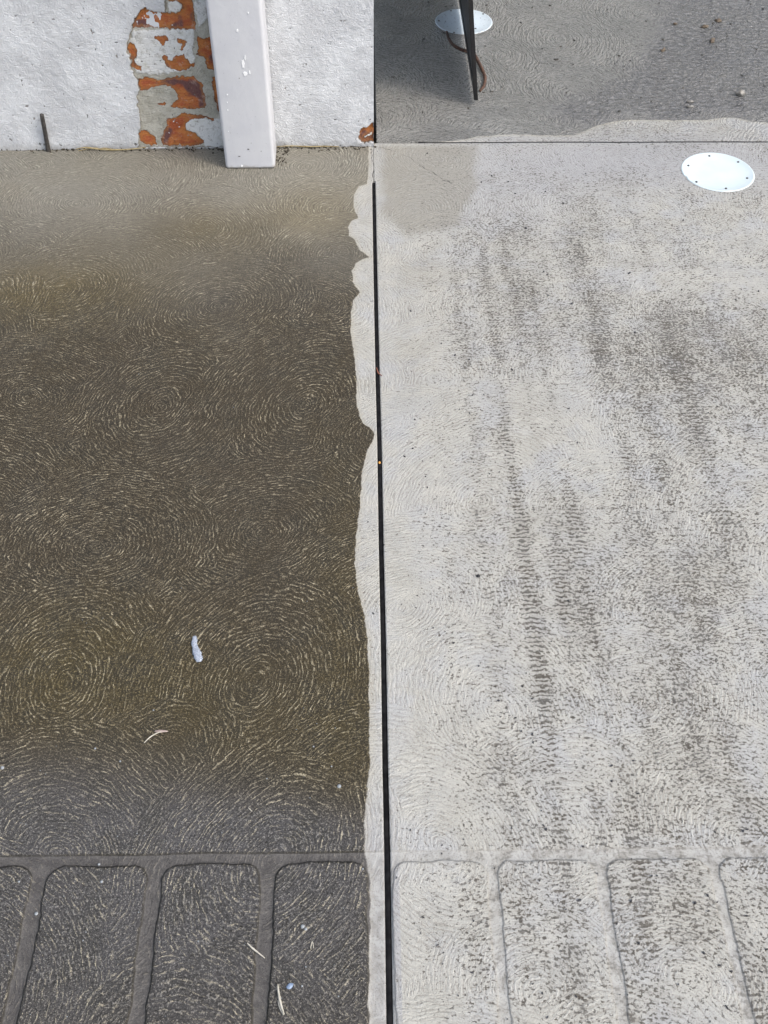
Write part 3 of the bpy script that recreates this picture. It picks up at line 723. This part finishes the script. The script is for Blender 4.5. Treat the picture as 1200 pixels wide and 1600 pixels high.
rust = simple('rusty_iron', (.045, .025, .016), (.13, .065, .04), .8, 180, .001)
pp = [(698, 50), (701, 60), (708, 70), (720, 77), (735, 82), (743, 88), (748, 98), (754, 110), (758, 122), (756, 134), (750, 142)]
pts = smoothpts([G(x, y, .005) for x, y in pp], 5)
ncol = len(pts)
tube_o = tube('bent_rod', pts, .0036, rust, None, 9, [.75+.35*math.sin(math.pi*k/ncol) for k in range(ncol)], .1)
tag(tube_o, 'curved rusty brown rod lying on wet concrete under the black gate', 'rod')
dk = simple('dark_iron', (.03, .027, .025), (.075, .068, .062), .65, 200, .001)
b0 = G(76, 232, .0); b1w = plane_hit(65, 178, CORNER+WN*.012, WN)
b0 = Vector((b0.x, b0.y-.006, -.01))
pr = [b0+(b1w-b0)*t for t in (0, .1, .3, .6, .9, .985, 1)]
tag(tube('iron_pin', pr, .0042, dk, None, 12, [1.3, 1.15, 1, .95, 1.0, .9, .4], .06), 'short dark iron pin leaning on the white wall at its foot', 'pin')

straw = simple('dry_straw', (.26, .20, .09), (.42, .34, .18), .6, 150, .0004)
pale = simple('pale_straw', (.42, .39, .31), (.56, .53, .45), .55, 200, .0003)
def stalk(name, px, z, r, mat, label, cat, group=None, zs=None, tp=None):
    P_ = smoothpts([G(x, y, z if zs is None else zs[i]) for i, (x, y) in enumerate(px)], 4); n = len(P_)
    t = [(.35+.65*math.sin(math.pi*min(1, max(0, (k+.6)/n)))) for k in range(n)]
    return tag(tube(name, P_, r, mat, None, 7, t, .12), label, cat, group)
stalk('straw', [(118, 233), (135, 230.5), (155, 233), (180, 234), (205, 233), (228, 230)], .003, .0016, straw, 'golden straw lying along the wall foot beside the iron pin', 'straw', zs=[.003, .006, .004, .003, .004, .008])
stalk('straw', [(122, 236), (140, 232), (160, 231), (182, 234)], .002, .001, straw, 'thin short straw tangled with the golden straw at the wall foot', 'straw')
stalk('straw', [(432, 229), (455, 228), (480, 229), (505, 228.5), (530, 229)], .003, .0012, straw, 'thin yellow straw lying along the wall foot right of the downpipe', 'straw')
stalk('grass_blade', [(386, 1473), (393, 1480), (400, 1486), (414, 1497)], .004, .0009, pale, 'pale straight grass blade lying across the wet border groove', 'grass blade', zs=[.006, .004, .003, .002])
stalk('grass_blade', [(434, 1538), (436, 1555), (439, 1570), (444, 1585)], .004, .0013, pale, 'longer curved pale grass blade lying on the wet stamped brick near the blue chip', 'grass blade')
stalk('grass_blade', [(434, 1563), (438, 1576), (443, 1586)], .002, .0008, pale, 'short thin grass blade touching the foot of the longer curved blade', 'grass blade')
stalk('twig', [(225, 1161), (233, 1153), (242, 1147), (252, 1143)], .004, .0008, pale, 'thin pale twig sticking out left of the flat wood splinter', 'twig')
stalk('twig', [(388, 1262), (394, 1268)], .002, .0006, pale, 'tiny pale twig on the wet concrete just above the border line', 'twig')
stalk('twig', [(485, 1482), (488, 1471), (490, 1482)], .002, .0006, pale, 'tiny forked pale twig on the wet stamped brick', 'twig')

def flake(name, px, py, sx, sy, h, mat, label, cat, group=None, ang=0, seed=0, sub=2, z=0.0, rough=.35, flat=True):
    p = G(px, py); bm = bmesh.new(); bmesh.ops.create_icosphere(bm, subdivisions=sub, radius=1)
    ca, sa = math.cos(ang), math.sin(ang)
    for v in bm.verts:
        n = 1+rough*mnoise.noise(v.co*1.7+Vector((seed*3.1, seed, 0)))+rough*.5*mnoise.noise(v.co*4+Vector((seed, 0, 7)))
        x, y, zz = v.co.x*n*sx, v.co.y*n*sy, v.co.z*n*h
        v.co = Vector((x*ca-y*sa, x*sa+y*ca, max(zz+h*.7, -h*.3)))
    o = bm_obj(name, bm, mat, None); o.location = (p.x, p.y, z); return tag(o, label, cat, group)
foam = NB('wet_foam'); P = foam.obj(); fm = foam.out(foam.mix(foam.ss(foam.noise(P, 700, 3), .4, .6), (.26, .30, .37), (.48, .52, .59)), .35, foam.bump(foam.noise(P, 900, 2), .0012), .5)
def foam_streak():
    bm = bmesh.new(); path = [(304, 994, .6), (304, 999, .9), (303.5, 1006, 1.0), (305, 1012, 1.1), (307, 1018, 1.35), (309, 1024, 1.45), (310.5, 1030, 1.35), (311, 1034, .8)]
    P_ = []; rs = []
    for x, y, r in path: P_.append(G(x, y, .0005)); rs.append(r)
    o = tube('foam_streak', smoothpts(P_, 4), .0036, fm, None, 10, [float(np.interp(k/(4*(len(rs)-1)), np.linspace(0, 1, len(rs)), rs)) for k in range(4*(len(rs)-1)+1)], .18)
    for v in o.data.vertices: v.co.z = max(.0, v.co.z*.5)
    tag(o, 'small elongated blob of pale blue-white foam on the dark wet path', 'foam')
foam_streak()
wood = simple('weathered_wood', (.30, .23, .20), (.48, .40, .36), .6, 90, .0004)
flake('wood_splinter', 251, 1143, .0080, .0018, .0012, wood, 'small flat pinkish wood splinter lying beside the thin twig', 'splinter', seed=4)
bl = simple('blue_plastic', (.16, .22, .32), (.30, .38, .52), .35, 200, .0003)
flake('plastic_chip', 453, 1541, .0036, .0024, .0012, bl, 'small bluish plastic chip on the wet stamped brick', 'chip', seed=2, ang=.6)
blk = simple('black_stone', (.008, .008, .009), (.025, .025, .027), .4, 300, .0005)
flake('pebble', 747, 901, .0032, .0028, .0015, blk, 'small black angular pebble alone in the middle of the pale pavement', 'pebble', seed=9, sub=1)
orange = simple('orange_bead', (.75, .32, .05), (.80, .42, .12), .4)
flake('bead', 593, 723, .0017, .0022, .0016, orange, 'tiny orange bead sitting in the black joint strip', 'bead', seed=1, rough=.1, z=-.0008)
rb = simple('red_bark', (.20, .06, .03), (.32, .12, .07), .7)
stalk('bark_sliver', [(588, 574), (590, 580), (592, 584), (597, 587)], .001, .0010, rb, 'small reddish bark sliver caught in the black joint strip', 'bark')
lf = simple('brown_leaf', (.09, .06, .035), (.15, .115, .075), .6, 120, .0008)
for i, (px, py, sx, sy, lab) in enumerate([(1122, 33, .009, .008, 'tan leaf fragment at the puddle edge, the farthest right of the leaf group'), (1101, 42, .010, .006, 'brown crumpled leaf fragment in the puddle, middle of three near the top right'),
        (1055, 38, .006, .004, 'small dark brown leaf fragment, leftmost of three at the top right'), (1036, 79, .011, .004, 'greyish flat leaf fragment lying alone on wet concrete above the pool'), (1113, 64, .013, .005, 'ragged grey-brown leaf scrap just below the brown crumpled fragment')]):
    flake('leaf_fragment', px, py, sx*.85, sy*.85, .0022, lf, lab, 'leaf', 'leaf fragments in the puddle', ang=.3*i, seed=20+i, rough=.8, sub=3)
stn = simple('wet_grey_stone', (.13, .12, .10), (.26, .25, .23), .25, 120, .0006)
flake('stone', 1156, 149, .010, .007, .007, stn, 'rounded wet grey stone standing in the puddle at the right', 'stone', seed=31, rough=.3, sub=3)
flake('stone', 1078, 160, .008, .0035, .003, stn, 'small flat bluish stone in the puddle near its dry edge, farther half of a pair', 'stone', seed=33, rough=.3, sub=3)
flake('stone', 1078, 168, .008, .003, .003, stn, 'small flat bluish stone in the puddle near its dry edge, nearer half of a pair', 'stone', seed=34, rough=.3, sub=3)

# loose grit: traced specks plus a scatter, too many to count
def scatter(name, mat, lst, label):
    bm = bmesh.new()
    for px, py, s in lst:
        p = G(px, py); k = random.random()*6.28; e = random.uniform(1, 2.6); n = random.choice((5, 6, 7)); top = []; bot = []
        for i in range(n):
            a = 6.283*i/n; rr = s*random.uniform(.6, 1.1); x = rr*e*math.cos(a); y = rr*math.sin(a)
            x, y = x*math.cos(k)-y*math.sin(k), x*math.sin(k)+y*math.cos(k)
            bot.append(bm.verts.new((p.x+x, p.y+y, -.002))); top.append(bm.verts.new((p.x+x*.85, p.y+y*.85, .0014+s*.25)))
        bm.faces.new(top)
        for i in range(n): bm.faces.new((bot[i], bot[(i+1) % n], top[(i+1) % n], top[i]))
    tag(bm_obj(name, bm, mat, None, False), label, 'grit', None, 'stuff')
tr = [(752, 285, 2), (768, 275, 1.5), (800, 265, 1.5), (855, 430, 2), (893, 475, 2.2), (983, 427, 2.5), (992, 520, 2.4), (852, 300, 2), (805, 303, 1.5), (822, 357, 2.4), (880, 318, 2), (915, 272, 2), (1022, 232, 1.5), (1185, 455, 1.4), (1150, 468, 1), (800, 578, 1.6), (711, 555, 1.6), (733, 562, 1.2), (889, 639, 1.3), (902, 692, 1.3), (756, 617, 1.1), (645, 701, 1), (780, 738, 1.2), (668, 762, 1.2), (740, 723, 1), (748, 1041, 1.6), (816, 1073, 1.3), (822, 1052, 1.2), (779, 1095, 1.8), (767, 1091, 1.2), (831, 1092, 1.3), (832, 1147, 1.5), (846, 1267, 1.3), (853, 1296, 1.8), (849, 1290, 1.2), (955, 1197, 1.8), (956, 1221, 1.5), (989, 1189, 1.2), (997, 1240, 1.3), (905, 1407, 1.8), (986, 1408, 1.6), (1086, 1411, 1.6), (998, 1474, 1.8), (740, 1439, 1.2), (737, 1520, 1.4), (716, 1556, 1.2), (1143, 1518, 1.6), (620, 1372, 1.1), (900, 1557, 1.2), (855, 1590, 1.2), (600, 852, 1.3), (650, 950, 1), (652, 931, .9), (665, 745, 1), (575, 816, .8), (566, 816, .8), (583, 959, 1.2)]
lst = [(x, y, s*.0008) for x, y, s in tr]
for _ in range(260):
    lst.append((random.uniform(625, 1215), random.uniform(225, 1610), abs(random.gauss(.0003, .0003))+.0003))
scatter('grit', simple('dark_grit', (.015, .015, .017), (.05, .05, .055), .5, 300, 0), lst, 'dark grit specks strewn over the pale pavement')
lst = [(random.uniform(600, 1210), random.uniform(-30, 180), abs(random.gauss(.0008, .0007))+.0005) for _ in range(130)]
scatter('debris', simple('wet_debris', (.03, .028, .024), (.09, .08, .06), .4, 300, 0), lst, 'small wet dark debris scattered over the driveway')
def bubbles():
    bm = bmesh.new(); pts = [(155, 1351, 2), (159, 1378, 2.2), (57, 1428, 2.6), (473, 1448, 3), (478, 1452, 2.2), (567, 1358, 1.6), (490, 1167, 1.4), (417, 1217, 1.1), (530, 1229, 3.2), (240, 1110, 1.3), (70, 385, 1), (149, 1170, 1.8), (518, 1198, 1.4), (188, 1190, 1.6), (30, 1378, 1.6), (310, 1471, 1.2), (130, 1470, 1.1), (529, 1557, 1), (478, 1511, 1.1), (4, 1200, 3), (472, 1541, 1.5), (440, 1560, .8), (365, 637, 1), (217, 585, 1), (368, 798, 1)]
    for px, py, s in pts:
        p = G(px, py); M_ = Matrix.Translation((p.x, p.y, .0008)) @ Matrix.Diagonal((1, 1, .7, 1))
        bmesh.ops.create_icosphere(bm, subdivisions=2, radius=s*.00075, matrix=M_)
    for _ in range(60):
        p = G(random.uniform(0, 560), random.uniform(900, 1600)); bmesh.ops.create_icosphere(bm, subdivisions=1, radius=random.uniform(.0003, .0008), matrix=Matrix.Translation((p.x, p.y, .001)))
    b = NB('water_bead'); b.out((.28, .30, .31), .12, None, .5)
    tag(bm_obj('bubbles', bm, b.m), 'tiny pale water bubbles dotted over the dark wet path', 'bubbles', None, 'stuff')
bubbles()
lst = [(random.uniform(0, 350), 230+random.gauss(3, 2.5), abs(random.gauss(.0007, .0006))+.0004) for _ in range(130)]+[(random.uniform(432, 590), 229+abs(random.gauss(2, 3)), abs(random.gauss(.0007, .0006))+.0004) for _ in range(80)]+[(random.uniform(431, 450), random.uniform(235, 258), .0009) for _ in range(30)]
scatter('dirt', simple('gap_dirt', (.02, .018, .014), (.09, .075, .05), .9, 300, 0), lst, 'dark dirt crumbs collected along the foot of the white wall')
